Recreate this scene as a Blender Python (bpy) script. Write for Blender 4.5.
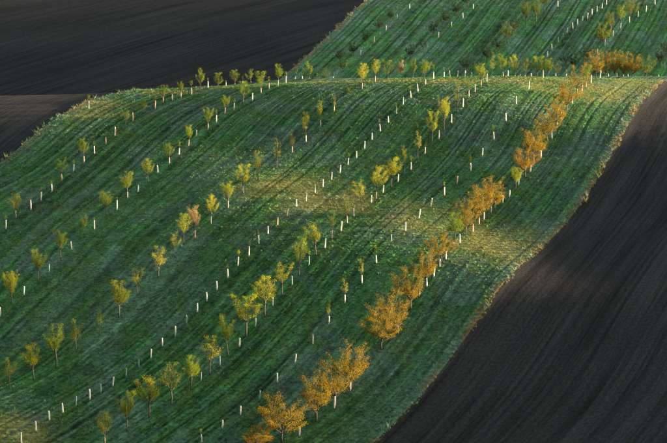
import bpy, math, random
import numpy as np
from mathutils import Vector
for o in list(bpy.data.objects):
    bpy.data.objects.remove(o)
SC = bpy.context.scene
COL = SC.collection

# ---------------------------------------------------------------- camera and sun constants (metres, radians)
CAM_Z = 80.0
PITCH = math.radians(-9.0)
FPX = 2160.0                      # focal length in photograph pixels (667 wide)
UC, VC = 333.5, 221.5
SUN_EL = math.radians(3.7)
SUN_AZ = math.radians(13.0)        # from +x towards +y: right and a little behind the hill
SX, SY = math.cos(SUN_AZ), math.sin(SUN_AZ)
TE = math.tan(SUN_EL)
def sstep(a, b, x):
    t = np.clip((np.asarray(x, float) - a) / (b - a), 0, 1)
    return t * t * (3 - 2 * t)
def project(x, y, z):
    c, s = math.cos(PITCH), math.sin(PITCH)
    dz = z - CAM_Z
    f = y * c + dz * s
    up = -y * s + dz * c
    return UC + FPX * x / f, VC - FPX * up / f
def ray(u, v):
    c, s = math.cos(PITCH), math.sin(PITCH)
    a, b = (u - UC) / FPX, -(v - VC) / FPX
    return a / (c - b * s), (s + b * c) / (c - b * s)      # dx/dy, dz/dy
# ---------------------------------------------------------------- the hill: a cubic B-spline height field fitted to the lie of the land
X0, X1, Y0, Y1, H = -140.0, 180.0, 200.0, 450.0, 10.0
NX, NY = int((X1 - X0) / H) + 3, int((Y1 - Y0) / H) + 3
CREST_Y = 400.0
def bas(t, d=0):
    if d == 0:
        return np.stack([(1-t)**3, 3*t**3-6*t*t+4, -3*t**3+3*t*t+3*t+1, t**3], -1) / 6
    if d == 1:
        return np.stack([-(1-t)**2, 3*t*t-4*t, -3*t*t+2*t+1, t*t], -1) / 2
    return np.stack([1-t, 3*t-2, -3*t+1, t], -1)
def cells(x, y):
    fx = np.clip((x - X0) / H, 0, NX - 3 - 1e-6); fy = np.clip((y - Y0) / H, 0, NY - 3 - 1e-6)
    ix = fx.astype(int); iy = fy.astype(int)
    return ix, iy, fx - ix, fy - iy
def crest_v(u):      # where the hill's top edge runs
    return np.interp(u, [-200, 0, 60, 95, 140, 190, 250, 300, 450, 560, 667, 900], [104, 103, 101.5, 99.5, 94, 88, 81.5, 78, 76, 74.5, 74.5, 76])
def z_guess(x, y):
    u = UC + x * FPX / CREST_Y
    _, tz = ray(UC, crest_v(u))
    zc = CAM_Z + CREST_Y * tz
    _, tb = ray(UC, 443.0)
    yb = 245.0
    zb = CAM_Z + yb * tb
    d = CREST_Y - yb
    k = (zc - tz * d - zb) / d**2
    dy = np.minimum(y - CREST_Y, 60)
    return zc + tz * dy - k * dy * dy
def lit_wish(u, v):
    w = np.interp(u, [0, 60, 110, 170, 260, 330, 450, 520, 600, 667, 760], [8, 14, 26, 14, 7, 10, 11, 22, 34, 26, 14])
    a = 1 - sstep(0.7, 1.3, (v - crest_v(u)) / w)
    c = np.interp(u, [100, 150, 220, 290, 340, 430, 500, 560, 640, 740], [140, 150, 168, 194, 204, 221, 246, 268, 286, 300])
    hw = np.interp(u, [130, 180, 220, 290, 430, 500, 600, 667], [3, 10, 18, 25, 28, 27, 12, 9])
    b = (1 - sstep(0.7, 1.3, np.abs(v - c) / hw)) * (0.25 + 0.75 * sstep(205, 265, u)) * sstep(110, 190, u) * (1 - 0.85 * sstep(535, 600, u)) * (1 - 0.3 * np.exp(-((u - 372) / 22.0)**2))
    r = 1 - sstep(0.7, 1.3, np.hypot((u + 5) / 85, (v - 432) / 48))
    return np.maximum(np.maximum(a, b), r)
def fit():
    xs, ys = np.meshgrid(np.arange(X0 + 1, X1, 5), np.arange(Y0 + 1, Y1, 5))
    x, y = xs.ravel(), ys.ravel()
    zg = z_guess(x, y)
    ix, iy, tx, ty = cells(x, y)
    nn = NX * NY
    off = (np.arange(4)[None, :, None] * NX + np.arange(4)[None, None, :]).reshape(1, 16)
    idx = (iy * NX + ix)[:, None] + off
    pair = (idx[:, :, None] * nn + idx[:, None, :]).ravel()
    def rows(dx, dy):
        bx, by = bas(tx, dx) / H**dx, bas(ty, dy) / H**dy
        return (by[:, :, None] * bx[:, None, :]).reshape(-1, 16)
    def add(N, R, A, b, w):
        w2 = np.broadcast_to(np.asarray(w, float)**2, x.shape)
        N[:] += np.bincount(pair, weights=(A[:, :, None] * A[:, None, :] * w2[:, None, None]).ravel(), minlength=nn * nn)
        R[:] += np.bincount(idx.ravel(), weights=(A * (b * w2)[:, None]).ravel(), minlength=nn)
    zn = zg.copy(); sight = ray(UC, crest_v(UC + x * FPX / y))[1]
    for it in range(8):
        N = np.zeros(nn * nn); R = np.zeros(nn)
        u, v = project(x, y, zn)
        L = lit_wish(u, v) * (y < 402) + (y >= 402)
        inside = sstep(-120, -20, u) * sstep(228, 242, y) * (1 - sstep(402, 412, y))
        ex = (0.010 + 0.014 * sstep(560, 620, u)) * (1 - L) - (0.10 + 0.05 * sstep(440, 520, u) * (v < 130)) * L
        out = sstep(690, 760, u)
        ex = ex * (1 - out) - 0.03 * out
        near_c = np.exp(-((y - CREST_Y) / 16.0)**2)
        wz = (0.07 + 2.5 * near_c + 0.12 * np.exp(-((y - 246) / 14.0)**2)) * (1 - 0.8 * out) + 0.03 * (1 - inside)
        add(N, R, rows(0, 0), zg, wz)
        add(N, R, rows(1, 0) * SX + rows(0, 1) * SY, TE + ex, inside * (30 + 40 * L))
        over = zn - (CAM_Z + y * sight + 0.25 - 0.004 * np.abs(y - CREST_Y))
        add(N, R, rows(0, 0), zn - over, 3.0 * (over > 0) * (y > 330))
        steep = (C[idx] * rows(0, 1)).sum(1) if it else 0.2 + 0 * x
        low = 0.02 + 0.13 * (1 - sstep(335, 385, y))
        gentle = np.maximum(gentle, (steep < low) * 1.0) if it else 0 * x     # the slope keeps climbing: no hidden folds
        add(N, R, rows(0, 1), low + 0.01, 45 * gentle * (y < 385) * (y > 236))
        add(N, R, rows(2, 0), 0 * x, 9); add(N, R, rows(0, 2), -0.0024 + 0 * x, 9); add(N, R, rows(1, 1), 0 * x, 9)
        N = N.reshape(nn, nn); N[np.diag_indices(nn)] += 1e-6
        C = np.linalg.solve(N, R)
        zn = (C[idx] * rows(0, 0)).sum(1)
    return C.reshape(NY, NX)
CTRL = fit()
def front(x, y):
    x = np.asarray(x, float); y = np.asarray(y, float)
    xc, yc = np.clip(x, X0, X1), np.clip(y, Y0, Y1)
    ix, iy, tx, ty = cells(xc, yc)
    bx, by = bas(tx), bas(ty)
    z = 0
    for i in range(4):
        for j in range(4):
            z = z + CTRL[iy + j, ix + i] * bx[..., i] * by[..., j]
    return z
def far_hill(x, y):
    d = y - 452.0
    e = np.clip(d, -60, 85)
    z = 36.6 + 0.03 * x + 0.27 * e - 0.00095 * e * e + 0.1085 * (d - e)
    return np.where(z > 75, 75 + 17 * (1 - np.exp(-np.maximum(z - 75, 0) / 17)), z)
def camera_hill(x, y):
    return 6.0 + 4 * np.logaddexp(0, (72.3 - 0.45 * np.maximum(y, 0)) / 4) - 0.01 * np.maximum(-y, 0)
def height(x, y):
    x = np.asarray(x, float); y = np.asarray(y, float)
    zf = front(x, y)
    b = sstep(418, 452, y)
    z = zf * (1 - b) + far_hill(np.clip(x, -200, 200), y) * b
    # outside the picture the land falls away to the right, towards the low sun
    r = np.maximum(x - 95, 0)
    z = z - 40 * (1 - np.exp(-r * r / 30000.0)) * (1 - sstep(415, 470, y))
    c = 1 - sstep(150, 225, y)
    return z * (1 - c) + camera_hill(x, y) * c
def hit(u, v, y0=236.0, y1=760.0, n=5300):
    """where a sight line meets the ground: (x, y, z)"""
    a, b = ray(u, v)
    ys = np.linspace(y0, y1, n)
    zz = height(a * ys, ys)
    below = CAM_Z + b * ys < zz
    if not below.any():
        return None
    y = ys[np.argmax(below)]
    return a * y, y, float(height(np.array(a * y), np.array(y)))
SKY_STRENGTH, SUN_STRENGTH, EXPOSURE, GRASS_N = 0.098, 5.0, 2.85, 340000
# ---------------------------------------------------------------- camera, sky, sun, exposure
cam = bpy.data.cameras.new('camera')
cam.sensor_width = 36.0
cam.lens = FPX / 667.0 * 36.0
cam.clip_start = 1.0
cam.clip_end = 9000.0
camo = bpy.data.objects.new('camera', cam)
camo.location = (0, 0, CAM_Z)
camo.rotation_euler = (math.pi / 2 + PITCH, 0, 0)
COL.objects.link(camo)
SC.camera = camo
world = bpy.data.worlds.new('World')
SC.world = world
world.use_nodes = True
wn = world.node_tree
bg = wn.nodes['Background']
sky = wn.nodes.new('ShaderNodeTexSky')
sky.sky_type = 'NISHITA'
sky.sun_disc = False
sky.sun_elevation = SUN_EL
sky.sun_rotation = math.pi / 2 - SUN_AZ
wn.links.new(sky.outputs[0], bg.inputs[0])
bg.inputs[1].default_value = SKY_STRENGTH
sl = bpy.data.lights.new('sun', 'SUN')
sl.energy = SUN_STRENGTH
sl.angle = math.radians(1.8)      # a hazy evening sun
sl.color = (1.0, 0.80, 0.54)
so = bpy.data.objects.new('sun', sl)
so.rotation_euler = Vector((SX * math.cos(SUN_EL), SY * math.cos(SUN_EL), math.sin(SUN_EL))).to_track_quat('Z', 'Y').to_euler()
so.location = (120, 300, 120)
COL.objects.link(so)
SC.view_settings.view_transform = 'Standard'
SC.view_settings.look = 'None'
SC.view_settings.gamma = 1.0
SC.view_settings.use_curve_mapping = False
SC.view_settings.exposure = EXPOSURE
# ---------------------------------------------------------------- small helpers
RNG = np.random.default_rng(7)
random.seed(7)
def vnoise(x, y, seed=0):
    """smooth value noise in 0..1, lattice spacing 1"""
    x = np.asarray(x, float); y = np.asarray(y, float)
    ix = np.floor(x).astype(np.int64); iy = np.floor(y).astype(np.int64)
    fx = x - ix; fy = y - iy
    fx = fx * fx * (3 - 2 * fx); fy = fy * fy * (3 - 2 * fy)
    def h(a, b):
        n = (a * 374761393 + b * 668265263 + seed * 974634777) & 0xffffffff
        n = ((n ^ (n >> 13)) * 1274126177) & 0xffffffff
        return ((n ^ (n >> 16)) & 0xffff) / 65535.0
    return (h(ix, iy) * (1 - fx) + h(ix + 1, iy) * fx) * (1 - fy) + (h(ix, iy + 1) * (1 - fx) + h(ix + 1, iy + 1) * fx) * fy
def fnoise(x, y, seed=0, oct=3):
    s = 0; a = 0.5; t = 0
    for k in range(oct):
        s = s + a * vnoise(x * 2**k, y * 2**k, seed + k); t += a; a *= 0.5
    return s / t
def structure(o, name):
    o['kind'] = 'structure'
    return o
def curve_on_ground(pts, y0=236):
    w = [hit(u, v, y0=y0) for u, v in pts]
    w.sort(key=lambda p: p[1])
    return np.array([p[1] for p in w]), np.array([p[0] for p in w])
def smooth_curve(ys, xs, y):
    """piecewise linear curve, rounded off by averaging over a few metres"""
    s = 0
    for d in (-6, -4, -2, 0, 2, 4, 6):
        s = s + np.interp(y + d, ys, xs)
    return s / 7
# ---------------------------------------------------------------- where the fields meet
_ry, _rx = curve_on_ground([(667, 81), (655, 88), (640, 103), (627, 125), (615, 148), (603, 170), (590, 190), (575, 212), (560, 230), (545, 245), (528, 259),
                            (513, 273), (500, 290), (485, 309), (470, 331), (450, 360), (430, 386), (410, 408), (390, 427), (375, 442)])
_k0 = (_rx[2] - _rx[0]) / (_ry[2] - _ry[0])
_ry = np.concatenate([[-3000, 150, _ry[0] - 40], _ry, [_ry[-1] + 40, 470, 560, 900, 4000]])
_rx = np.concatenate([[-40, -40, _rx[0] - 40 * _k0], _rx, [_rx[-1] + 14, _rx[-1] + 30, _rx[-1] + 58, 190, 300]])
def edge_right(y):
    return smooth_curve(_ry, _rx, np.asarray(y, float))
_ly, _lx = curve_on_ground([(0, 166), (14, 152), (30, 139), (45, 127), (60, 116), (78, 106), (93, 99.5)])
_fy, _fx = curve_on_ground([(290, 70), (305, 58), (320, 43), (335, 30), (350, 14), (365, 1)], 445)
_ly = np.concatenate([[-3000, 150, 240, _ly[0] - 30], _ly, _fy, [_fy[-1] + 80, 900, 4000]])
_lx = np.concatenate([[-220, -150, -125, _lx[0] - 22], _lx, _fx, [_fx[-1] + 22, 90, 200]])
def edge_left(y):
    return smooth_curve(_ly, _lx, np.asarray(y, float))
# ---------------------------------------------------------------- orchard rows as they run over the hill, used for the wheel tracks too
ROW_LINES = [
    [(6, 229), (16, 218), (41, 200), (62, 181), (84, 163), (106, 143), (125, 127), (144, 113), (163, 103), (181, 98)],
    [(0, 316), (11, 305), (38, 282), (60, 259), (84, 232), (106, 215), (127, 199), (148, 183), (169, 164), (188, 146), (208, 130), (225, 114), (243, 104), (261, 94)],
    [(10, 389), (34, 380), (56, 368), (77, 352), (99, 337), (118, 318), (137, 296), (158, 278), (184, 244), (211, 224), (228, 208), (243, 193), (258, 181), (276, 168), (292, 153), (306, 142), (320, 126), (334, 112), (348, 97), (362, 89)],
    [(21, 442), (36, 431), (63, 413), (90, 400), (113, 386), (139, 367), (162, 346), (186, 324), (207, 301), (228, 278), (249, 256), (268, 234), (287, 216), (306, 201), (323, 187), (340, 173), (356, 158), (372, 140), (388, 123), (403, 105), (418, 92), (425, 85)],
    [(127, 432), (149, 418), (171, 405), (191, 390), (209, 375), (228, 357), (246, 337), (265, 317), (282, 296), (299, 276), (316, 255), (332, 238), (347, 223), (362, 211), (376, 198), (391, 187), (405, 175), (418, 160), (432, 143), (444, 131), (457, 112), (469, 97)],
    [(201, 442), (222, 428), (240, 415), (259, 399), (277, 382), (295, 363), (313, 344), (329, 324), (345, 303), (362, 283), (376, 263), (405, 231), (419, 218), (444, 196), (457, 184), (471, 171), (482, 156), (494, 140), (506, 121), (516, 104), (529, 89)],
    [(282, 441), (300, 434), (316, 422), (335, 407), (351, 390), (381, 350), (397, 335), (411, 310), (427, 286), (441, 265), (460, 243), (479, 225), (503, 203), (525, 179), (541, 158), (557, 128), (567, 111), (577, 97)]]
_rows = [curve_on_ground(r) for r in ROW_LINES]
YT = np.arange(200.0, 1000.0, 2.0)
def _row_x(k):
    ys, xs = _rows[k]
    lo = (xs[3] - xs[0]) / (ys[3] - ys[0]); hi = 0.35
    x = np.interp(YT, ys, xs)
    x = np.where(YT < ys[0], xs[0] + lo * (YT - ys[0]), x)
    return np.where(YT > ys[-1], xs[-1] + hi * (YT - ys[-1]), x)
ROW_X = np.stack([edge_left(YT)] + [_row_x(k) for k in range(7)] + [edge_right(YT)], 1)
ROW_X = np.maximum.accumulate(ROW_X + np.arange(9)[None, :] * 1e-3, axis=1)
for _i in range(3):
    ROW_X[2:-2] = (ROW_X[:-4] + ROW_X[1:-3] + ROW_X[2:-2] + ROW_X[3:-1] + ROW_X[4:]) / 5
def row_coord(x, y):
    """0 at the left field edge, 1..7 on the tree rows, 8 at the right field edge"""
    x = np.asarray(x, float); y = np.asarray(y, float)
    f = np.clip((y - YT[0]) / 2.0, 0, len(YT) - 1.001); j = f.astype(int); t = f - j
    out = np.zeros(x.shape)
    prev = ROW_X[j, 0] * (1 - t) + ROW_X[j + 1, 0] * t
    for k in range(1, 9):
        cur = ROW_X[j, k] * (1 - t) + ROW_X[j + 1, k] * t
        out += np.clip((x - prev) / np.maximum(cur - prev, 0.05), 0, 1)
        prev = cur
    return out
def tri(x, c, w):
    return np.clip(1 - np.abs(x - c) / w, 0, 1)
def mix(a, b, t):
    t = np.asarray(t)[..., None]
    return a * (1 - t) + np.asarray(b) * t
def track_mask(x, y, T):
    """wheel lines of many passes in every alley, each line of its own strength"""
    near = y < 425
    g = (x - edge_left(y)) / 11.0
    m = 0
    for q, (o1, w) in enumerate(((0.20, 0.016), (0.29, 0.022), (0.41, 0.017), (0.50, 0.024), (0.62, 0.017), (0.71, 0.024), (0.83, 0.016))):
        for t, ok in ((T, near), (g, ~near)):
            f = t - np.floor(t)
            k = np.floor(t)
            s = np.clip(vnoise(k * 3.7 + q * 5.3, y / 45, 200 + q) * 2.4 - 0.65, 0.0, 1)
            wob = 0.008 * np.sin(y / 9.0 + q * 2 + k)
            m = np.maximum(m, np.clip(1.4 - np.abs(f - o1 - wob) / w, 0, 1) * s * ok)
    return m
DRY_SUN_POOLS = [(*hit(u, v)[:2], rx, ry) for u, v, rx, ry in ((295, 192, 12, 12), (345, 203, 9, 9), (432, 218, 10, 11), (508, 246, 11, 13), (600, 92, 13, 16), (545, 86, 14, 9), (645, 84, 9, 12), (470, 82, 16, 6), (85, 108, 9, 12), (8, 434, 7, 5), (380, 81, 16, 4), (300, 82, 12, 3.5), (235, 87, 9, 3), (170, 92, 9, 4), (432, 80, 12, 4), (560, 82, 12, 9))]  # dry patches laid on the sunlit ground to strengthen its lit look
def grass_colour(x, y, T=None):
    if T is None:
        T = row_coord(x, y)
    sh = x.shape
    c = np.broadcast_to(np.array([0.084, 0.208, 0.052]), sh + (3,)).copy()
    stretch = fnoise((x - 0.4 * y) / 2.2, y / 7.0, 11)
    patch = fnoise(x / 17, y / 17, 21)
    c = mix(c, (0.10, 0.19, 0.055), np.clip((patch - 0.5) * 3.0, 0, 0.6))
    c = mix(c, (0.042, 0.138, 0.048), np.clip((stretch - 0.5) * 4, 0, 1) * 0.7)
    c = mix(c, (0.145, 0.230, 0.140), np.clip((fnoise(x / 5, y / 9, 31) - 0.52) * 5, 0, 0.75))
    c = mix(c, (0.11, 0.10, 0.075), np.clip((fnoise(x / 8, y / 8, 41) - 0.65) * 6, 0, 0.4))
    stripe = fnoise(T * 50, y / 60, 101, 2) * (y < 425) + fnoise((x - edge_left(y)) * 2.6, y / 40, 102, 2) * (y >= 425)
    c = c * (1 + 0.95 * np.clip((stripe - 0.5) * 2.6, -0.7, 0.8))[..., None]
    m1 = fnoise((x + 0.3 * y) / 0.85, (y - 0.3 * x) / 1.5, 111, 2); m2 = fnoise(x / 1.1, y / 2.0, 121, 2)
    c = c * (1 + 0.85 * np.clip(m1 - 0.5, -0.36, 0.4))[..., None]
    c = mix(c, (0.13, 0.225, 0.125), np.clip((m2 - 0.58) * 5, 0, 0.5))
    c = mix(c, (0.11, 0.18, 0.040), np.clip((0.42 - m2) * 5, 0, 0.6))
    # dry, yellowed grass that also paints the pools of sunlight into the colour
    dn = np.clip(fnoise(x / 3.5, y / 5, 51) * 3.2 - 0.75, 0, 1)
    dry_sun = np.zeros(sh)
    for (px, py, rx, ry) in DRY_SUN_POOLS:
        dry_sun = np.maximum(dry_sun, 1 - sstep(0.35, 1.15, np.hypot((x - px) / rx, (y - py) / ry)))
    c = mix(c, (0.34, 0.285, 0.075), dry_sun * dn * 0.68)
    # pale trodden lines
    n1 = np.clip(fnoise(x / 7, y / 11, 61) * 2.6 - 0.7, 0, 1)
    pale = np.maximum(tri(T, 1.42, 0.075), tri(T, 1.66, 0.06)) * (y > 285) * n1
    pale = np.maximum(pale, np.clip(1.5 * tri(T, 3.84, 0.045), 0, 1) * (0.25 + 0.75 * (1 - sstep(276, 300, y))) * (0.55 + 0.45 * n1) * (y < 420))
    pale = np.maximum(pale, tri(T, 2.5, 0.35) * 0.55 * np.clip(fnoise(x / 9, y / 9, 71) * 4 - 2.0, 0, 1))
    fr = (x - edge_left(y)) / 9.0
    pale = np.maximum(pale, (y > 430) * (tri(fr - np.floor(fr), 0.36, 0.1) * 0.6 * n1))
    c = mix(c, (0.195, 0.235, 0.175), pale * 0.8)
    # weeds and stalks along the ploughed edges
    er = edge_right(y) - x; el = x - edge_left(y)
    b = np.maximum(np.exp(-np.maximum(er, 0) / 3.2) * np.clip(fnoise(x / 4, y / 5, 81) * 3 - 0.7, 0, 1), np.exp(-np.maximum(el, 0) / 1.6) * 0.8)
    c = mix(c, (0.170, 0.250, 0.190), b * 0.75)
    b2 = np.maximum(np.exp(-(np.maximum(er, 0) / 0.9)**2), np.exp(-(np.maximum(el, 0) / 1.0)**2)) * np.clip(fnoise(x / 5, y / 5, 91) * 3 - 0.9, 0, 1)
    c = mix(c, (0.30, 0.20, 0.085), b2 * 0.9)
    tr = track_mask(x, y, T)
    return c * (1 - 0.5 * tr[..., None]) * (1 + 0.38 * (y > 430))[..., None]  # far grass lightened in its colour to stand in for haze and light
# ---------------------------------------------------------------- ground sheets
def sheet(name, X, Y, Z, uv, col, mat):
    n, m = X.shape
    me = bpy.data.meshes.new(name)
    me.vertices.add(n * m)
    me.vertices.foreach_set('co', np.stack([X, Y, Z], -1).astype(np.float32).ravel())
    i = np.arange(n * m).reshape(n, m)
    q = np.stack([i[:-1, :-1], i[:-1, 1:], i[1:, 1:], i[1:, :-1]], -1).reshape(-1, 4)
    me.loops.add(q.size); me.polygons.add(len(q))
    me.loops.foreach_set('vertex_index', q.ravel().astype(np.int32))
    me.polygons.foreach_set('loop_start', (np.arange(len(q)) * 4).astype(np.int32))
    me.polygons.foreach_set('use_smooth', np.ones(len(q), bool))
    me.update(calc_edges=True)
    u = me.uv_layers.new(name='UVMap')
    u.data.foreach_set('uv', uv.reshape(-1, 2)[q.ravel()].astype(np.float32).ravel())
    if col is not None:
        a = me.color_attributes.new('Col', 'FLOAT_COLOR', 'POINT')
        a.data.foreach_set('color', np.concatenate([col.reshape(-1, 3), np.ones((n * m, 1))], 1).astype(np.float32).ravel())
    me.materials.append(mat)
    o = bpy.data.objects.new(name, me)
    COL.objects.link(o)
    return o
def graded(a, b, d0, g):
    """values from a to b, first step d0, each step g times the last"""
    out = [a]; d = d0; s = 1 if b > a else -1
    while (b - out[-1]) * s > d:
        out.append(out[-1] + s * d); d *= g
    out.append(b)
    return out
YG = np.array(sorted(set(graded(236, -3000, 2.0, 1.25) + list(np.arange(236, 405, 0.45)) + list(np.arange(405, 452, 2.0)) + list(np.arange(452, 560, 0.6)) + graded(560, 4000, 1.5, 1.2))))
def node_mat(name):
    m = bpy.data.materials.new(name); m.use_nodes = True
    nt = m.node_tree
    return m, nt, nt.nodes['Principled BSDF']
def meadow_material():
    m, nt, p = node_mat('meadow_turf')
    at = nt.nodes.new('ShaderNodeVertexColor'); at.layer_name = 'Col'
    geo = nt.nodes.new('ShaderNodeNewGeometry')
    nz = nt.nodes.new('ShaderNodeTexNoise'); nz.inputs['Scale'].default_value = 2.2; nz.inputs['Detail'].default_value = 5
    mr = nt.nodes.new('ShaderNodeMapRange'); mr.inputs[1].default_value = 0.3; mr.inputs[2].default_value = 0.7; mr.inputs[3].default_value = 0.45; mr.inputs[4].default_value = 1.15
    mul = nt.nodes.new('ShaderNodeVectorMath'); mul.operation = 'SCALE'
    bp = nt.nodes.new('ShaderNodeBump'); bp.inputs['Strength'].default_value = 0.6; bp.inputs['Distance'].default_value = 0.12
    nt.links.new(geo.outputs['Position'], nz.inputs['Vector'])
    nt.links.new(nz.outputs['Fac'], mr.inputs[0])
    nt.links.new(at.outputs['Color'], mul.inputs[0]); nt.links.new(mr.outputs[0], mul.inputs['Scale'])
    nt.links.new(mul.outputs[0], p.inputs['Base Color'])
    nt.links.new(nz.outputs['Fac'], bp.inputs['Height']); nt.links.new(bp.outputs[0], p.inputs['Normal'])
    p.inputs['Roughness'].default_value = 0.95; p.inputs['Specular IOR Level'].default_value = 0.1
    return m
def soil_material():
    m, nt, p = node_mat('ploughed_soil')
    uv = nt.nodes.new('ShaderNodeUVMap'); uv.uv_map = 'UVMap'
    L = nt.links.new
    def noise(sx, sy, detail, rough=0.55):
        mp = nt.nodes.new('ShaderNodeMapping'); mp.inputs['Scale'].default_value = (sx, sy, 1)
        n = nt.nodes.new('ShaderNodeTexNoise'); n.inputs['Scale'].default_value = 1.0; n.inputs['Detail'].default_value = detail; n.inputs['Roughness'].default_value = rough
        L(uv.outputs[0], mp.inputs[0]); L(mp.outputs[0], n.inputs['Vector'])
        return n
    fine = noise(1.7, 0.03, 4, 0.65); broad = noise(0.30, 0.008, 3); clod = noise(2.9, 2.1, 6, 0.75); blot = noise(0.05, 0.035, 3)
    r1 = nt.nodes.new('ShaderNodeValToRGB')
    r1.color_ramp.elements[0].position = 0.34; r1.color_ramp.elements[0].color = (0.0032, 0.0030, 0.0028, 1)
    r1.color_ramp.elements[1].position = 0.72; r1.color_ramp.elements[1].color = (0.058, 0.051, 0.046, 1)
    add = nt.nodes.new('ShaderNodeMath'); add.operation = 'MULTIPLY_ADD'; add.inputs[1].default_value = 0.58
    L(fine.outputs['Fac'], add.inputs[0])
    m2 = nt.nodes.new('ShaderNodeMath'); m2.operation = 'MULTIPLY'; m2.inputs[1].default_value = 0.26
    m3 = nt.nodes.new('ShaderNodeMath'); m3.operation = 'MULTIPLY_ADD'; m3.inputs[1].default_value = 0.26
    L(broad.outputs['Fac'], m2.inputs[0]); L(blot.outputs['Fac'], m3.inputs[0]); L(m2.outputs[0], m3.inputs[2]); L(m3.outputs[0], add.inputs[2])
    L(add.outputs[0], r1.inputs[0])
    mr = nt.nodes.new('ShaderNodeMapRange'); mr.inputs[1].default_value = 0.3; mr.inputs[2].default_value = 0.7; mr.inputs[3].default_value = 0.45; mr.inputs[4].default_value = 1.6
    L(clod.outputs['Fac'], mr.inputs[0])
    mul = nt.nodes.new('ShaderNodeVectorMath'); mul.operation = 'SCALE'
    L(r1.outputs[0], mul.inputs[0]); L(mr.outputs[0], mul.inputs['Scale']); L(mul.outputs[0], p.inputs['Base Color'])
    b1 = nt.nodes.new('ShaderNodeBump'); b1.inputs['Strength'].default_value = 0.7; b1.inputs['Distance'].default_value = 0.10
    b2 = nt.nodes.new('ShaderNodeBump'); b2.inputs['Strength'].default_value = 0.7; b2.inputs['Distance'].default_value = 0.12
    L(fine.outputs['Fac'], b1.inputs['Height']); L(clod.outputs['Fac'], b2.inputs['Height']); L(b1.outputs[0], b2.inputs['Normal']); L(b2.outputs[0], p.inputs['Normal'])
    p.inputs['Roughness'].default_value = 1.0; p.inputs['Specular IOR Level'].default_value = 0.04
    return m
MAT_TURF, MAT_SOIL = meadow_material(), soil_material()
def relief(x, y, T):
    near = sstep(225, 235, y) * (1 - sstep(545, 560, y))
    return near * (0.04 * (fnoise(x / 4.1, y / 4.1, 3, 1) - 0.5) + 0.02 * (fnoise((x - 0.4 * y) / 0.9, y / 3.0, 4, 1) - 0.5) - 0.05 * track_mask(x, y, T))
# the meadow with the orchard
tcol = np.linspace(0, 1, 461)
Yg = np.repeat(YG[:, None], len(tcol), 1)
Xg = edge_left(Yg) * (1 - tcol) + edge_right(Yg) * tcol
Tg = row_coord(Xg, Yg)
Zg = height(Xg, Yg) + relief(Xg, Yg, Tg)
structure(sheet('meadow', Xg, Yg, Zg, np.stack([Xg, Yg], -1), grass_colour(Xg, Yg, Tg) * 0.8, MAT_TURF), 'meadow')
# ploughed land on both sides, furrows along its edge
def plough(side):
    d = np.array(list(np.arange(0, 70, 0.40)) + graded(70, 3500, 0.8, 1.06)) if side > 0 else np.array(list(np.arange(0, 150, 0.6)) + graded(150, 3500, 1.2, 1.2))
    Yp = np.repeat(YG[:, None], len(d), 1)
    e = edge_right(Yp) if side > 0 else edge_left(Yp)
    Xp = e + side * d
    skew = 0.0 if side > 0 else 0.62 * sstep(400, 470, Yp) * (Yp - 435)
    fu = Xp - e - skew + 0.8 * (fnoise(Xp / 20, Yp / 30, 9) - 0.5)
    near = sstep(225, 235, Yp) * (1 - sstep(545, 560, Yp)) * ((1 - sstep(50, 66, d)) if side > 0 else (1 - sstep(120, 145, d)))
    lip = 0.16 * (1 - np.exp(-d / 0.5))          # worked soil lies a hand lower than the turf
    ridge = 0.006 * np.sin(fu * 2 * math.pi / 2.4) + 0.022 * (fnoise(fu / 1.3, Yp / 40, 13, 2) - 0.5) + (0.03 if side > 0 else 0.012) * (fnoise(Xp / 0.9, Yp / 1.1, 17, 1) - 0.5)
    Zp = height(Xp, Yp) - lip + near * ridge * (1 - np.exp(-d / 0.8))
    Zp[:, 0] = height(e[:, 0], YG) - 0.03
    o = sheet('ploughed_field', Xp if side > 0 else Xp[:, ::-1], Yp, Zp if side > 0 else Zp[:, ::-1], np.stack([fu, Yp], -1) if side > 0 else np.stack([fu, Yp], -1)[:, ::-1], None, MAT_SOIL)
    return structure(o, 'ploughed_field')
plough(1)
plough(-1)
# ---------------------------------------------------------------- grass and weeds standing on the meadow
def leaf_material(name, trans=0.35, rough=0.6, attr='Col', tint=None, vary=0.0):
    m = bpy.data.materials.new(name); m.use_nodes = True
    nt = m.node_tree; nt.nodes.clear(); L = nt.links.new
    out = nt.nodes.new('ShaderNodeOutputMaterial')
    df = nt.nodes.new('ShaderNodeBsdfDiffuse'); tr = nt.nodes.new('ShaderNodeBsdfTranslucent'); mx = nt.nodes.new('ShaderNodeMixShader')
    at = nt.nodes.new('ShaderNodeVertexColor'); at.layer_name = attr
    src = at.outputs['Color']
    if tint is not None:
        rp = nt.nodes.new('ShaderNodeValToRGB'); cr = rp.color_ramp
        while len(cr.elements) < len(tint):
            cr.elements.new(0.5)
        for k, cc in enumerate(tint):
            cr.elements[k].position = k / (len(tint) - 1); cr.elements[k].color = (*cc, 1)
        inf = nt.nodes.new('ShaderNodeObjectInfo')
        sep = nt.nodes.new('ShaderNodeSeparateColor'); L(src, sep.inputs[0])
        ma = nt.nodes.new('ShaderNodeMath'); ma.operation = 'MULTIPLY_ADD'; ma.inputs[1].default_value = vary
        L(inf.outputs['Random'], ma.inputs[0])
        sc = nt.nodes.new('ShaderNodeMath'); sc.operation = 'MULTIPLY'; sc.inputs[1].default_value = 1 - vary
        L(sep.outputs[0], sc.inputs[0]); L(sc.outputs[0], ma.inputs[2]); L(ma.outputs[0], rp.inputs[0])
        src = rp.outputs['Color']
    L(src, df.inputs[0]); L(src, tr.inputs[0])
    mx.inputs[0].default_value = trans
    L(df.outputs[0], mx.inputs[1]); L(tr.outputs[0], mx.inputs[2]); L(mx.outputs[0], out.inputs[0])
    return m
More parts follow.
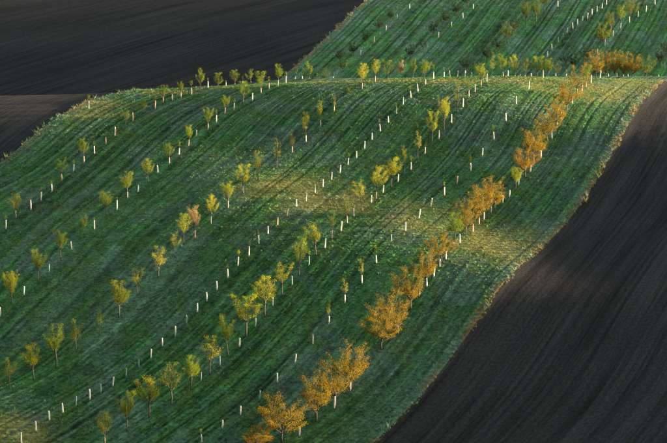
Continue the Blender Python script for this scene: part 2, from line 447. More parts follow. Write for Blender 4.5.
def grass(name, n, ya, yb, hmul, label):
    y = ya + (yb - ya) * RNG.random(n)
    half = y * 0.1545 + 8
    x = (RNG.random(n) * 2 - 1) * (yb * 0.1545 + 8)
    rag = 1.5 * (fnoise(x / 2.2, y / 1.7, 301, 2) - 0.35)
    ok = (np.abs(x) < half) & (x > edge_left(y) - rag) & (x < edge_right(y) + rag)
    x, y = x[ok], y[ok]
    T = row_coord(x, y)
    tr = track_mask(x, y, T)
    ok = RNG.random(len(x)) > tr * 0.75
    x, y, T = x[ok], y[ok], T[ok]
    n = len(x)
    er = np.minimum(edge_right(y) - x, x - edge_left(y))
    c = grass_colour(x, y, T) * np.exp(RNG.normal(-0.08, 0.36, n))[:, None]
    h = (0.06 + 0.14 * RNG.random(n)**2 + 0.10 * np.clip(fnoise(x / 1.6, y / 1.6, 23) - 0.45, 0, 1)) * hmul
    h = h * (1 + 2.6 * np.exp(-np.maximum(er, 0) / 1.2) * RNG.random(n)**2)
    z = height(x, y) + relief(x, y, T) - 0.02
    big = RNG.random(n) < 0.13
    h = np.where(big, h * 1.8, h); c = np.where(big[:, None], c * 0.6 + np.array([0.085, 0.12, 0.062]) * (0.5 + RNG.random(n))[:, None], c)
    NB = 5
    ang = RNG.random((n, NB)) * 2 * math.pi
    rad = 0.10 * np.sqrt(RNG.random((n, NB)))
    lean = (0.25 + 0.75 * RNG.random((n, NB))) * h[:, None]
    hh = h[:, None] * (0.6 + 0.4 * RNG.random((n, NB)))
    bx, by = x[:, None] + rad * np.cos(ang * 3), y[:, None] + rad * np.sin(ang * 3)
    w = (0.022 + 0.02 * RNG.random((n, NB))) * np.where(big, 1.7, 1.0)[:, None]
    px, py = -np.sin(ang) * w, np.cos(ang) * w
    zz = np.repeat(z[:, None], NB, 1)
    v = np.stack([np.stack([bx - px, by - py, zz], -1), np.stack([bx + px, by + py, zz], -1),
                  np.stack([bx + lean * np.cos(ang), by + lean * np.sin(ang), zz + hh], -1)], 2).reshape(-1, 3)
    nt = n * NB
    me = bpy.data.meshes.new(name)
    me.vertices.add(nt * 3); me.vertices.foreach_set('co', v.astype(np.float32).ravel())
    me.loops.add(nt * 3); me.polygons.add(nt)
    me.loops.foreach_set('vertex_index', np.arange(nt * 3, dtype=np.int32))
    me.polygons.foreach_set('loop_start', np.arange(nt, dtype=np.int32) * 3)
    me.update(calc_edges=True)
    a = me.color_attributes.new('Col', 'FLOAT_COLOR', 'POINT')
    cc = np.repeat(c, NB * 3, 0)
    a.data.foreach_set('color', np.concatenate([cc, np.ones((len(cc), 1))], 1).astype(np.float32).ravel())
    me.materials.append(MAT_GRASS)
    o = bpy.data.objects.new(name, me); COL.objects.link(o)
    o['kind'] = 'stuff'; o['label'] = label; o['category'] = 'grass'
    return o
MAT_GRASS = leaf_material('grass_blades', 0.3)
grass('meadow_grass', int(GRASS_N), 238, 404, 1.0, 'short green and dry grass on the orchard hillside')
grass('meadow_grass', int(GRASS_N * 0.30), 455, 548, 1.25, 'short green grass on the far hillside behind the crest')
# ---------------------------------------------------------------- tree and guard templates
def obj_from(name, V, F, col=None, mat=None, smooth=True):
    me = bpy.data.meshes.new(name)
    me.from_pydata([tuple(v) for v in V], [], F)
    if smooth:
        me.polygons.foreach_set('use_smooth', np.ones(len(F), bool))
    if col is not None:
        a = me.color_attributes.new('Col', 'FLOAT_COLOR', 'POINT')
        a.data.foreach_set('color', np.asarray(col, np.float32).ravel())
    if mat:
        me.materials.append(mat)
    return me
def tube(V, F, pts, rads, n=5):
    """tapered limb through the points"""
    base = None
    for k, (p, r) in enumerate(zip(pts, rads)):
        p = Vector(p)
        d = (Vector(pts[min(k + 1, len(pts) - 1)]) - Vector(pts[max(k - 1, 0)])).normalized()
        a = d.orthogonal().normalized(); b = d.cross(a)
        if base is not None:
            pa = V[base] - pv
            a = (pa - d * pa.dot(d)).normalized(); b = d.cross(a)
        i0 = len(V)
        for j in range(n):
            t = 2 * math.pi * j / n
            V.append(p + (a * math.cos(t) + b * math.sin(t)) * r)
        if base is not None:
            for j in range(n):
                F.append((base + j, base + (j + 1) % n, i0 + (j + 1) % n, i0 + j))
        base, pv = i0, p
    F.append(tuple(range(base + n - 1, base - 1, -1))[::-1])
def make_tree(kind, seed):
    """a young fruit tree one metre tall and one metre wide before scaling; kinds: vase, round, slim"""
    rg = random.Random(seed)
    H0 = 3.6
    W = {'vase': 1.75, 'round': 2.9, 'slim': 0.85}[kind]
    fork = {'vase': 0.36, 'round': 0.24, 'slim': 0.34}[kind] * H0
    V, F = [], []
    bend = [rg.uniform(-0.05, 0.05) for _ in range(4)]
    pts = [(0, 0, -0.15), (bend[0], bend[1], fork * 0.5), (bend[2], bend[3], fork)]
    r0 = 0.048 if kind != 'slim' else 0.036
    tube(V, F, pts, [r0 * 1.25, r0, r0 * 0.85], 7)
    tips = []
    nl = {'vase': rg.choice((5, 7, 8)), 'round': 11, 'slim': 5}[kind]
    top = Vector(pts[-1])
    for k in range(nl):
        a = 2 * math.pi * (k + rg.uniform(-0.35, 0.35)) / nl
        reach = W / 2 * rg.uniform(0.45, 0.95)
        if kind == 'round':
            rise = (H0 - fork) * (rg.uniform(0.25, 0.75) if k % 3 else rg.uniform(0.7, 0.9))
            reach *= 1.0 if k % 3 else 0.5
        else:
            rise = (H0 - fork) * rg.uniform(0.35, 0.88)
            if k % 3 == 0:
                reach *= 0.3; rise = (H0 - fork) * rg.uniform(0.7, 0.95)
        start = top - Vector((0, 0, rg.uniform(0, 0.25)))
        e = top + Vector((math.cos(a) * reach, math.sin(a) * reach, rise))
        m = start.lerp(e, 0.5) + Vector((math.cos(a) * reach * 0.16, math.sin(a) * reach * 0.16, -0.04 * rise))
        tube(V, F, [start, m, e], [r0 * 0.55, r0 * 0.36, 0.010], 5)
        for s in range({'vase': 8, 'round': 9, 'slim': 6}[kind]):
            t = rg.uniform(0.2, 1.0)
            q = start.lerp(m, t * 2) if t < 0.5 else m.lerp(e, t * 2 - 1)
            a2 = a + rg.uniform(-1.5, 1.5)
            ln = rg.uniform(0.35, 0.80) * (0.65 if kind == 'slim' else 1.0)
            up = rg.uniform(0.5, 1.0) if kind != 'round' else rg.uniform(0.15, 0.95)
            tip = q + Vector((math.cos(a2) * ln * 0.55, math.sin(a2) * ln * 0.55, ln * up))
            if tip.z > H0:
                tip.z = H0 - rg.uniform(0, 0.12)
            tube(V, F, [q, tip], [0.013, 0.005], 4)
            tips.append((q, tip))
        tips.append((m, e))
    LV, LF, LC = [], [], []
    per = {'vase': 84, 'round': 84, 'slim': 70}[kind]
    per = int(per * rg.choice((0.45, 0.8, 1.0, 1.0, 1.25)))
    for (q, tip) in tips:
        shoot = rg.uniform(-0.18, 0.18)
        npp = int(per * rg.choice([0.35, 0.8, 1.0, 1.25]))
        for _ in range(npp):
            t = rg.random()**0.75
            c = q.lerp(tip, t) + Vector((rg.gauss(0, 0.085), rg.gauss(0, 0.085), rg.gauss(0, 0.07)))
            s = rg.uniform(0.018, 0.034)
            ax = Vector((rg.gauss(0, 1), rg.gauss(0, 1), rg.gauss(0, 0.8) - 0.3)).normalized()
            bx = ax.orthogonal().normalized()
            bx = (bx * math.cos(9 * t) + ax.cross(bx) * math.sin(9 * t)) * 0.52
            i = len(LV)
            LV += [c - ax * s, c + bx * s, c + ax * s * 1.1, c - bx * s]
            LF.append((i, i + 1, i + 2, i + 3))
            tone = min(1, max(0, 0.5 + shoot + rg.gauss(0, 0.25)))
            LC += [(tone, tone, tone, 1)] * 4
    xs = [abs(v.x) for v in LV] + [abs(v.y) for v in LV]
    wid = sorted(xs)[int(len(xs) * 0.985)] * 2
    hgt = sorted(v.z for v in LV)[int(len(LV) * 0.995)]
    sc = lambda v: Vector((v.x / wid, v.y / wid, v.z / hgt))
    return obj_from('trunk', [sc(v) for v in V], F, None, MAT_BARK), obj_from('crown', [sc(v) for v in LV], LF, LC, MAT_LEAF['y'], False)
def make_sprout(seed):
    """the top of a sapling that looks out of its guard: a stem and a tuft of leaves, one metre tall"""
    rg = random.Random(seed)
    V, F = [], []
    tube(V, F, [(0, 0, 0), (0.02, 0, 0.5), (0, 0.02, 1.0)], [0.018, 0.014, 0.006], 5)
    V2, F2, C2 = [], [], []
    for k in range(4):
        a = rg.uniform(0, 6.28); q = Vector((0, 0, rg.uniform(0.55, 0.8)))
        tip = q + Vector((math.cos(a) * 0.2, math.sin(a) * 0.2, rg.uniform(0.1, 0.3)))
        tube(V, F, [q, tip], [0.008, 0.004], 4)
    for _ in range(95):
        c = Vector((rg.gauss(0, 0.085), rg.gauss(0, 0.085), 0.56 + 0.5 * rg.random()))
        s = rg.uniform(0.03, 0.05)
        ax = Vector((rg.gauss(0, 1), rg.gauss(0, 1), rg.gauss(0, 1))).normalized(); bx = ax.orthogonal() * 0.55
        i = len(V2); V2 += [c - ax * s, c + bx * s, c + ax * s, c - bx * s]; F2.append((i, i + 1, i + 2, i + 3))
        t = min(1, max(0, rg.gauss(0.5, 0.2))); C2 += [(t, t, t, 1)] * 4
    return obj_from('stem', V, F, None, MAT_BARK), obj_from('sapling_leaves', V2, F2, C2, MAT_LEAF['g'], False)
def make_tube(r, h, flare=0.0):
    """open-topped protective tube with a wall and a rolled rim"""
    V, F = [], []
    prof = [(r * 1.02, -0.05), (r, h * 0.5), (r * (1 + flare), h - 0.02), (r * 1.10, h), (r * 1.02, h + 0.008), (r * 0.88, h - 0.02), (r * 0.86, h * 0.4)]
    n = 14
    for (rr, z) in prof:
        for j in range(n):
            t = 2 * math.pi * j / n
            V.append(Vector((rr * math.cos(t), rr * math.sin(t), z)))
    for k in range(len(prof) - 1):
        for j in range(n):
            F.append((k * n + j, k * n + (j + 1) % n, (k + 1) * n + (j + 1) % n, (k + 1) * n + j))
    return V, F
def plastic(name, c, trans, stain):
    m = bpy.data.materials.new(name); m.use_nodes = True
    nt = m.node_tree; nt.nodes.clear(); L = nt.links.new
    out = nt.nodes.new('ShaderNodeOutputMaterial'); df = nt.nodes.new('ShaderNodeBsdfPrincipled'); tr = nt.nodes.new('ShaderNodeBsdfTranslucent'); mx = nt.nodes.new('ShaderNodeMixShader')
    tc = nt.nodes.new('ShaderNodeTexCoord'); inf = nt.nodes.new('ShaderNodeObjectInfo')
    nz = nt.nodes.new('ShaderNodeTexNoise'); nz.noise_dimensions = '4D'; nz.inputs['Scale'].default_value = 5; nz.inputs['Detail'].default_value = 3
    rp = nt.nodes.new('ShaderNodeValToRGB')
    rp.color_ramp.elements[0].position = 0.32; rp.color_ramp.elements[0].color = (*stain, 1)
    rp.color_ramp.elements[1].position = 0.56; rp.color_ramp.elements[1].color = (*c, 1)
    mw = nt.nodes.new('ShaderNodeMath'); mw.operation = 'MULTIPLY'; mw.inputs[1].default_value = 40
    L(inf.outputs['Random'], mw.inputs[0]); L(mw.outputs[0], nz.inputs['W'])
    L(tc.outputs['Object'], nz.inputs['Vector']); L(nz.outputs['Fac'], rp.inputs[0])
    L(rp.outputs[0], df.inputs['Base Color']); L(rp.outputs[0], tr.inputs[0]); df.inputs['Roughness'].default_value = 0.5
    mx.inputs[0].default_value = trans
    L(df.outputs[0], mx.inputs[1]); L(tr.outputs[0], mx.inputs[2]); L(mx.outputs[0], out.inputs[0])
    return m
def wood(name, a, b, scale):
    m, nt, p = node_mat(name)
    tc = nt.nodes.new('ShaderNodeTexCoord'); mp = nt.nodes.new('ShaderNodeMapping'); mp.inputs['Scale'].default_value = (scale, scale, scale * 0.2)
    nz = nt.nodes.new('ShaderNodeTexNoise'); nz.inputs['Scale'].default_value = 6; nz.inputs['Detail'].default_value = 4
    rp = nt.nodes.new('ShaderNodeValToRGB'); rp.color_ramp.elements[0].color = (*a, 1); rp.color_ramp.elements[1].color = (*b, 1)
    nt.links.new(tc.outputs['Object'], mp.inputs[0]); nt.links.new(mp.outputs[0], nz.inputs['Vector']); nt.links.new(nz.outputs['Fac'], rp.inputs[0]); nt.links.new(rp.outputs[0], p.inputs['Base Color'])
    p.inputs['Roughness'].default_value = 0.85
    return m
MAT_BARK = wood('bark', (0.020, 0.017, 0.014), (0.060, 0.047, 0.035), 3)
MAT_STAKE = wood('stake_wood', (0.16, 0.11, 0.07), (0.30, 0.22, 0.14), 3)
MAT_TUBE = {'w': plastic('white_guard_plastic', (0.80, 0.79, 0.74), 0.35, (0.55, 0.54, 0.46)),
            'p': plastic('tan_guard_plastic', (0.60, 0.42, 0.30), 0.25, (0.36, 0.25, 0.17)),
            'b': plastic('weathered_guard_plastic', (0.30, 0.42, 0.40), 0.35, (0.16, 0.24, 0.21))}
MAT_LEAF = {'y': leaf_material('golden_leaves', 0.55, tint=[(0.085, 0.145, 0.009), (0.30, 0.315, 0.016), (0.50, 0.415, 0.022)], vary=0.35),
            'g': leaf_material('yellow_green_leaves', 0.55, tint=[(0.038, 0.095, 0.008), (0.145, 0.205, 0.014), (0.30, 0.30, 0.018)], vary=0.35),
            'o': leaf_material('orange_leaves', 0.5, tint=[(0.060, 0.085, 0.009), (0.24, 0.16, 0.010), (0.42, 0.20, 0.013)], vary=0.3),
            'p': leaf_material('pale_tan_leaves', 0.5, tint=[(0.168, 0.144, 0.054), (0.312, 0.228, 0.090), (0.396, 0.276, 0.120)], vary=0.2),
            'k': leaf_material('olive_leaves', 0.5, tint=[(0.026, 0.062, 0.012), (0.085, 0.13, 0.015), (0.19, 0.18, 0.016)], vary=0.4),
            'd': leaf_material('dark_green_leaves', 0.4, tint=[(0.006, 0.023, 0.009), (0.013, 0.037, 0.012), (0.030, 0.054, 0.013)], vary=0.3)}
TREES = {k: [make_tree(k, 100 * i + len(k)) for i in range(1, n + 1)] for k, n in (('vase', 9), ('round', 7), ('slim', 4))}
SPROUTS = [make_sprout(s) for s in (5, 6, 7)]
_tv, _tf = make_tube(0.083, 1.0)
ME_TUBE = {k: obj_from('tube', _tv, _tf, None, MAT_TUBE[k]) for k in 'wpb'}
_sv, _sf = [], []
tube(_sv, _sf, [(0.125, 0.0, -0.2), (0.125, 0.0, 0.80), (0.125, 0.0, 0.84)], [0.022, 0.022, 0.012], 4)
ME_STAKE = obj_from('stake', _sv, _sf, None, MAT_STAKE, False)
ORD = 'first second third fourth fifth sixth seventh eighth ninth tenth eleventh twelfth thirteenth fourteenth fifteenth sixteenth seventeenth eighteenth nineteenth twentieth'.split()
def ordinal(n):
    if n < 20:
        return ORD[n]
    tens = {2: 'twenty', 3: 'thirty', 4: 'forty'}[(n + 1) // 10]
    r = (n + 1) % 10
    return tens + '-' + ORD[r - 1] if r else tens[:-1] + 'ieth'
def child(name, me, parent, mat=None):
    o = bpy.data.objects.new(name, me); COL.objects.link(o); o.parent = parent
    if mat:
        o.material_slots[0].link = 'OBJECT'; o.material_slots[0].material = mat
    return o
def empty(name, loc, label, cat, group):
    o = bpy.data.objects.new(name, None); COL.objects.link(o)
    o.empty_display_size = 0.3
    o.location = loc; o['label'] = label; o['category'] = cat; o['group'] = group
    return o
def crest_point(u):
    a = ray(u, VC)[0]
    ys = np.arange(370, 425, 0.25); zz = height(a * ys, ys)
    k = int(np.argmin(project(a * ys, ys, zz)[1]))
    return ys, zz, k, a
def ground_at(u, v, far):
    if far:
        return hit(u, v, y0=448.0) 
    p = hit(u, v)
    if p is None or p[1] > 415:            # stands just over the brow
        ys, zz, k, a = crest_point(u)
        y = ys[min(k + 16, len(ys) - 1)]
        x = ray(u, v)[0] * y
        return x, y, float(height(np.array(x), np.array(y)))
    return p
def metres(pix, p):
    return pix * math.hypot(p[1], CAM_Z - p[2]) / FPX
LOOK = {'y': 'golden', 'g': 'yellow-green', 'o': 'orange', 'p': 'pale tan', 'k': 'olive', 'd': 'dark green'}
def plant_tree(u, vb, vt, w, c, guard, label, group, far, rg):
    p = ground_at(u, vb, far)
    h = metres(vb - vt, p); wm = metres(w, p)
    h = max(h, 0.6)
    ratio = wm / h
    kind = 'slim' if ratio < 0.34 else ('round' if (ratio > 0.62 or c in 'od') else 'vase')
    tr, cr = rg.choice(TREES[kind])
    t = empty('fruit_tree', (p[0], p[1], p[2] - 0.02), label, 'tree', group)
    t.rotation_euler = (rg.gauss(0, 0.035), rg.gauss(0, 0.045), 0)
    rz = rg.uniform(0, 6.28)
    for name, me, mat in (('trunk', tr, None), ('crown', cr, MAT_LEAF[c])):
        o = child(name, me, t, mat)
        o.scale = (wm * (1.32 if c == 'o' else 1.06), wm * (1.32 if c == 'o' else 1.06), h); o.rotation_euler[2] = rz
    if guard:
        g = child('trunk_guard', ME_TUBE['p' if guard == 1 else 'w'], t)
        g.scale = (0.95, 0.95, min(0.34 * h, 1.05)); g.rotation_euler[2] = rz
    return t
def plant_guard(u, vt, vb, sprout, c, label, group, far, rg):
    p = ground_at(u, vb, far)
    h = min(max(metres(vb - vt, p), 0.75), 1.45)
    t = empty('tree_guard', (p[0], p[1], p[2] - 0.02), label, 'tree guard', group)
    t.rotation_euler = (rg.gauss(0, 0.045), rg.gauss(0, 0.055), rg.uniform(0, 6.28))
    g = child('tube', ME_TUBE[c], t); g.scale = (1, 1, h)
    child('stake', ME_STAKE, t).scale = (1, 1, h)
    if sprout:
        sh = max(metres(vt - sprout, p), 0.3) + 0.35
        st, lv = rg.choice(SPROUTS)
        for name, me, mat in (('stem', st, None), ('sapling_leaves', lv, MAT_LEAF['g'])):
            o = child(name, me, t, mat); o.location = (0, 0, h - 0.35); o.scale = (min(sh, 1.5), min(sh, 1.5), sh)
    return t
def row(where, trees, guards, far=False):
    """one orchard row: its trees and its guarded saplings, each counted from the near end"""
    for i, (u, vb, vt, w, c, g) in enumerate(trees):
        rg = random.Random(int(u * 7 + vb * 13))
        plant_tree(u, vb, vt, w, c, g, f'{LOOK[c]} fruit tree, {ordinal(i)} {where}', 'fruit trees of the hillside orchard', far, rg)
    for i, gd in enumerate(guards):
        u, vt, vb, sp = gd[:4]; c = gd[4] if len(gd) > 4 else 'w'
        rg = random.Random(int(u * 11 + vb * 17))
        look = {'w': 'white', 'p': 'tan', 'b': 'weathered grey-green'}[c]
        plant_guard(u, vt, vb, sp, c, f'{look} tree guard{" with sapling" if sp else ""}, {ordinal(i)} {where}', 'tree guards of the hillside orchard', far, rg)
# ---------------------------------------------------------------- the orchard, row by row (sight lines taken down to the ground)
row('up the row nearest the left ploughed field',
    [(16, 218, 193, 14, 'g', 1), (62, 181, 158, 12, 'g', 1), (84, 163, 138, 10, 'g', 1), (125.5, 127, 109, 9, 'g', 0), (144, 113, 99, 7, 'g', 0), (163, 103, 84, 10, 'g', 1),
     (181, 98, 81, 7, 'g', 1)],
    [(6, 220, 229, 215), (31, 199, 210, 197), (41, 192, 200, 187), (52, 184, 192, 181), (73.5, 164, 172, 160, 'b'), (94.5, 146, 154, 141), (106, 137, 144, 130, 'p'), (115, 127, 136, 0), (133, 112, 121, 0, 'p'),
     (89, 101, 109, 95), (155, 100, 109, 95, 'p'), (172.5, 94, 101, 0, 'b'), (191.5, 88, 95, 81)])
row('up the second row from the left ploughed field',
    [(11.5, 305, 270, 16, 'y', 0), (38, 282, 249, 14, 'g', 0), (60.5, 259, 230, 14, 'g', 0), (84, 235, 215, 11, 'g', 0), (106, 216, 191, 14, 'g', 0), (127.5, 199, 171, 13, 'g', 1), (148, 183, 158, 11, 'g', 0),
     (169.5, 164, 143, 10, 'g', 1), (188.5, 146, 124, 8, 'g', 1), (208, 130, 107, 10, 'g', 1), (225, 114, 95, 10, 'g', 1), (243, 104, 81, 14, 'g', 0), (261, 94, 71, 12, 'g', 1)],
    [(0.6, 307, 316, 0), (24, 286, 295, 0), (49, 264, 273, 0, 'b'), (72, 241, 250, 0), (94.5, 220, 230, 217), (117, 200, 210, 197), (138, 185, 192, 0), (158, 165, 173, 0), (179, 148, 155, 142),
     (196.5, 130, 136, 0), (216.5, 115, 123, 110), (234, 103, 110, 99), (252.5, 93, 101, 0), (269, 83, 89, 77, 'p')])
row('up the yellow row, third from left edge',
    [(10.5, 389, 357, 14, 'y', 0), (34, 380, 343, 22, 'y', 0), (56, 368, 323, 27, 'g', 0), (77, 352, 318, 15, 'y', 0), (99, 337, 307, 9, 'g', 0), (118.5, 318, 281, 20, 'y', 0), (137.5, 296, 267, 14, 'y', 0),
     (158, 278, 245, 19, 'y', 0), (174.5, 257, 232, 12, 'y', 0), (184, 244, 213, 14, 'y', 0), (195, 238, 205, 14, 'p', 1), (211, 224, 194, 14, 'y', 1), (228, 208, 181, 15, 'y', 1), (243.5, 193, 164, 13, 'y', 1),
     (258.5, 181, 150, 11, 'y', 0), (276.5, 168, 138, 8, 'y', 1), (292.5, 153, 130, 7, 'y', 1), (306, 142, 112, 7, 'y', 2), (320.5, 126, 100, 8, 'y', 1), (334, 112, 95, 5, 'y', 1), (348, 97, 87, 4, 'g', 0)],
    [])
row('up the long row of bare white guards',
    [],
    [(21.5, 432, 443, 0), (36, 421, 431, 0), (49.5, 411, 420, 0), (63, 403, 413, 0), (76, 396, 406, 0, 'b'), (90, 389, 400, 0), (101, 384, 393, 0, 'b'), (113, 377, 386, 0), (126.5, 368, 377, 0, 'b'), (139, 359, 367, 0, 'b'),
     (151, 349, 358, 0), (162.5, 338, 346, 0), (175.5, 326, 336, 0), (186.5, 315, 324, 0, 'b'), (197.5, 303, 312, 0), (207, 292, 301, 0), (217, 281, 290, 0), (228, 269, 278, 264), (238, 257, 266, 250), (249, 246, 256, 241),
     (259, 235, 244, 230), (268, 226, 234, 0), (277.5, 217, 225, 0, 'p'), (287, 208, 216, 203, 'p'), (296.5, 199, 207, 0), (306, 190, 201, 0), (315, 184, 193, 0), (323, 179, 187, 0), (331.5, 172, 180, 0), (340, 165, 173, 0),
     (348, 158, 165, 153), (356.5, 151, 158, 0), (364.5, 141, 149, 0), (372, 133, 140, 0), (380.5, 124, 132, 119), (388.5, 116, 123, 0), (396.5, 108, 114, 103, 'b'), (403, 97, 105, 0, 'b'), (411, 91, 98, 86), (418, 84, 92, 0), (425.5, 79, 85, 0)])
row('up the yellow tree row right of bare guards',
    [(105, 446, 410, 16, 'y', 1), (127, 432, 390, 17, 'g', 0), (149, 418, 376, 26, 'y', 0), (171, 405, 362, 23, 'g', 0), (191, 390, 356, 17, 'g', 0), (209.5, 375, 335, 21, 'y', 0), (228, 357, 316, 21, 'g', 0), (246, 337, 294, 26, 'y', 0),
     (265, 317, 275, 21, 'y', 0), (282, 296, 262, 18, 'y', 0), (299, 276, 236, 16, 'g', 0), (316, 255, 223, 18, 'y', 1), (332, 238, 210, 11, 'g', 1), (347, 223, 195, 14, 'g', 1), (362, 211, 179, 15, 'y', 0), (376, 199, 166, 17, 'y', 1),
     (391, 187, 157, 18, 'y', 1), (405, 175, 145, 5, 'y', 0), (418, 160, 130, 7, 'y', 0), (432, 143, 111, 11, 'y', 0), (444, 131, 97, 13, 'y', 0), (457.5, 112, 82, 9, 'y', 0), (481, 86, 63, 13, 'g', 1)],
    [(201, 372, 381, 0, 'b'), (220, 356, 366, 0, 'b'), (239.5, 338, 347, 0), (255.5, 318, 327, 0, 'b'), (273, 297, 306, 0), (292, 276, 286, 0, 'b'), (309, 256, 265, 250, 'b'), (325, 238, 248, 0), (341, 221, 231, 0), (354, 208, 217, 0),
     (371.5, 195, 203, 0), (383, 185, 193, 0), (398, 174, 182, 0), (411, 162, 170, 156), (425, 147, 154, 142), (439, 130, 139, 125), (451.5, 114, 123, 0), (463, 98, 107, 92), (469, 90, 97, 84, 'p'), (475, 84, 92, 77)])
row('up the guard row between yellow and orange trees',
    [(329, 324, 299, 5, 'y', 2), (345, 303, 278, 7, 'y', 2), (362, 283, 258, 6, 'y', 2)],
    [(201.5, 434, 443, 429, 'b'), (222.5, 420, 428, 0), (240.5, 406, 415, 0), (259.5, 390, 399, 0, 'b'), (277.5, 373, 382, 0), (295, 354, 363, 0), (313, 334, 344, 0), (376.5, 255, 263, 246), (391.5, 234, 241, 230, 'b'), (405.5, 222, 231, 0),
     (419, 209, 218, 0), (431, 198, 207, 0), (444.5, 187, 196, 182), (457, 176, 184, 0, 'p'), (471, 163, 171, 156), (482.5, 148, 156, 0), (494, 132, 140, 125), (506, 113, 121, 0), (516.5, 96, 104, 0), (529, 81, 89, 0)])
row('up the orange tree row beside the ploughed field',
    [(258, 450, 424, 24, 'o', 0), (282, 443, 396, 38, 'o', 0), (316, 422, 372, 31, 'o', 0), (335, 407, 358, 33, 'o', 0), (351, 390, 343, 31, 'o', 0), (381.5, 350, 304, 34, 'o', 0), (397, 335, 290, 28, 'o', 0), (411, 310, 267, 25, 'o', 0),
     (427, 286, 250, 21, 'o', 0), (441, 262, 233, 23, 'o', 1), (454, 245, 213, 18, 'g', 0), (466, 235, 199, 18, 'o', 1), (479, 225, 186, 21, 'o', 1), (491, 213, 177, 25, 'o', 1), (515, 191, 167, 13, 'y', 0), (525, 178, 147, 21, 'o', 0),
     (533, 163, 128, 25, 'o', 0), (547, 142, 112, 21, 'o', 0), (557, 128, 98, 17, 'o', 1), (566.5, 111, 82, 23, 'o', 1), (577, 95, 65, 17, 'o', 1), (586, 87, 64, 9, 'g', 1)],
    [(299.5, 426, 436, 0), (334.5, 396, 408, 0), (350.5, 381, 391, 0), (398, 325, 335, 0, 'b'), (419.5, 288, 297, 0, 'b'), (427, 278, 287, 0), (434, 265, 277, 0), (440, 259, 267, 0), (446, 251, 259, 0), (453, 242, 250, 0, 'p'), (460, 234, 243, 0),
     (473, 224, 232, 0, 'p'), (484, 212, 220, 0), (495, 201, 208, 0, 'b'), (503, 195, 203, 0), (509.5, 190, 197, 0), (518.5, 178, 186, 0, 'b'), (530.5, 164, 172, 0), (541, 150, 158, 0), (552, 131, 139, 0, 'b'), (561, 112, 120, 0),
     (572.5, 96, 104, 0), (582, 83, 91, 0), (591, 75, 83, 0)])
row('from the left along the sunlit crest',
    [(200, 92, 68, 9, 'g', 0), (217.5, 86, 68, 10, 'g', 1), (235, 84, 65, 10, 'g', 1), (251, 82, 64, 11, 'g', 1), (278, 86, 64, 9, 'g', 1), (309.5, 79, 57, 10, 'g', 1), (325.5, 78, 63, 10, 'k', 0), (362, 89, 63, 11, 'y', 1),
     (375, 82, 59, 9, 'y', 1), (387.5, 77, 55, 10, 'g', 0), (400, 77, 55, 9, 'p', 0), (413, 77, 54, 9, 'g', 0), (424, 76, 54, 12, 'g', 0), (491.5, 78, 52, 7, 'y', 0), (503.5, 75, 51, 12, 'g', 1), (515, 74, 48, 10, 'y', 1),
     (525, 74, 52, 11, 'g', 1), (537, 75, 51, 12, 'y', 0), (548, 75, 53, 13, 'g', 0), (558, 75, 56, 8, 'k', 0), (596.5, 79, 50, 16, 'o', 0), (606, 76, 48, 11, 'o', 0), (614.5, 75, 45, 13, 'o', 1), (623, 75, 47, 11, 'o', 1),
     (632, 74, 48, 13, 'o', 0), (646, 74, 50, 17, 'k', 0)],
    [(208, 81, 88, 78), (226, 77, 85, 75), (243, 77, 84, 72), (286, 76, 83, 72), (294, 73, 80, 66, 'p'), (302.5, 71, 80, 67), (317, 74, 79, 69), (333.5, 70, 76, 0), (433.5, 72, 79, 65), (444, 69, 75, 65), (450.5, 68, 75, 65), (457.5, 68, 75, 65),
     (465, 68, 75, 65), (471.5, 70, 75, 0, 'b'), (487, 72, 82, 69), (508, 67, 74, 0), (520, 68, 74, 0), (531, 67, 74, 0), (543, 70, 78, 0, 'p'), (556, 67, 74, 63), (566, 68, 74, 64), (600, 70, 78, 0), (608.5, 68, 75, 0),
     (617, 68, 75, 0), (628, 69, 75, 0), (635.5, 71, 75, 0, 'p'), (643, 71, 75, 0), (651, 71, 75, 0), (659, 70, 75, 0)])
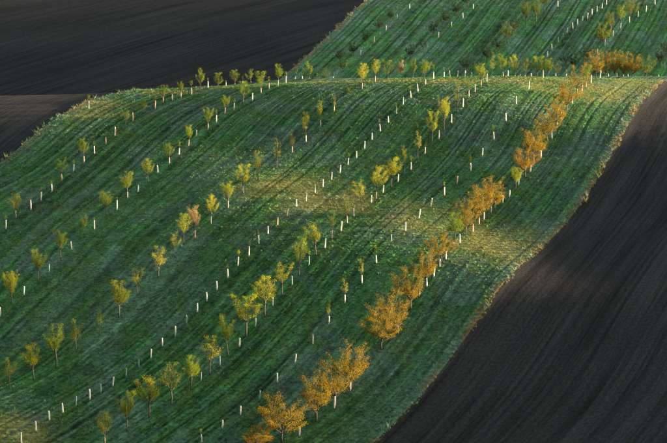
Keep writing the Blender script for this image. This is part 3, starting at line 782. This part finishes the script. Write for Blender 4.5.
row('up the leftmost row of the far hillside',
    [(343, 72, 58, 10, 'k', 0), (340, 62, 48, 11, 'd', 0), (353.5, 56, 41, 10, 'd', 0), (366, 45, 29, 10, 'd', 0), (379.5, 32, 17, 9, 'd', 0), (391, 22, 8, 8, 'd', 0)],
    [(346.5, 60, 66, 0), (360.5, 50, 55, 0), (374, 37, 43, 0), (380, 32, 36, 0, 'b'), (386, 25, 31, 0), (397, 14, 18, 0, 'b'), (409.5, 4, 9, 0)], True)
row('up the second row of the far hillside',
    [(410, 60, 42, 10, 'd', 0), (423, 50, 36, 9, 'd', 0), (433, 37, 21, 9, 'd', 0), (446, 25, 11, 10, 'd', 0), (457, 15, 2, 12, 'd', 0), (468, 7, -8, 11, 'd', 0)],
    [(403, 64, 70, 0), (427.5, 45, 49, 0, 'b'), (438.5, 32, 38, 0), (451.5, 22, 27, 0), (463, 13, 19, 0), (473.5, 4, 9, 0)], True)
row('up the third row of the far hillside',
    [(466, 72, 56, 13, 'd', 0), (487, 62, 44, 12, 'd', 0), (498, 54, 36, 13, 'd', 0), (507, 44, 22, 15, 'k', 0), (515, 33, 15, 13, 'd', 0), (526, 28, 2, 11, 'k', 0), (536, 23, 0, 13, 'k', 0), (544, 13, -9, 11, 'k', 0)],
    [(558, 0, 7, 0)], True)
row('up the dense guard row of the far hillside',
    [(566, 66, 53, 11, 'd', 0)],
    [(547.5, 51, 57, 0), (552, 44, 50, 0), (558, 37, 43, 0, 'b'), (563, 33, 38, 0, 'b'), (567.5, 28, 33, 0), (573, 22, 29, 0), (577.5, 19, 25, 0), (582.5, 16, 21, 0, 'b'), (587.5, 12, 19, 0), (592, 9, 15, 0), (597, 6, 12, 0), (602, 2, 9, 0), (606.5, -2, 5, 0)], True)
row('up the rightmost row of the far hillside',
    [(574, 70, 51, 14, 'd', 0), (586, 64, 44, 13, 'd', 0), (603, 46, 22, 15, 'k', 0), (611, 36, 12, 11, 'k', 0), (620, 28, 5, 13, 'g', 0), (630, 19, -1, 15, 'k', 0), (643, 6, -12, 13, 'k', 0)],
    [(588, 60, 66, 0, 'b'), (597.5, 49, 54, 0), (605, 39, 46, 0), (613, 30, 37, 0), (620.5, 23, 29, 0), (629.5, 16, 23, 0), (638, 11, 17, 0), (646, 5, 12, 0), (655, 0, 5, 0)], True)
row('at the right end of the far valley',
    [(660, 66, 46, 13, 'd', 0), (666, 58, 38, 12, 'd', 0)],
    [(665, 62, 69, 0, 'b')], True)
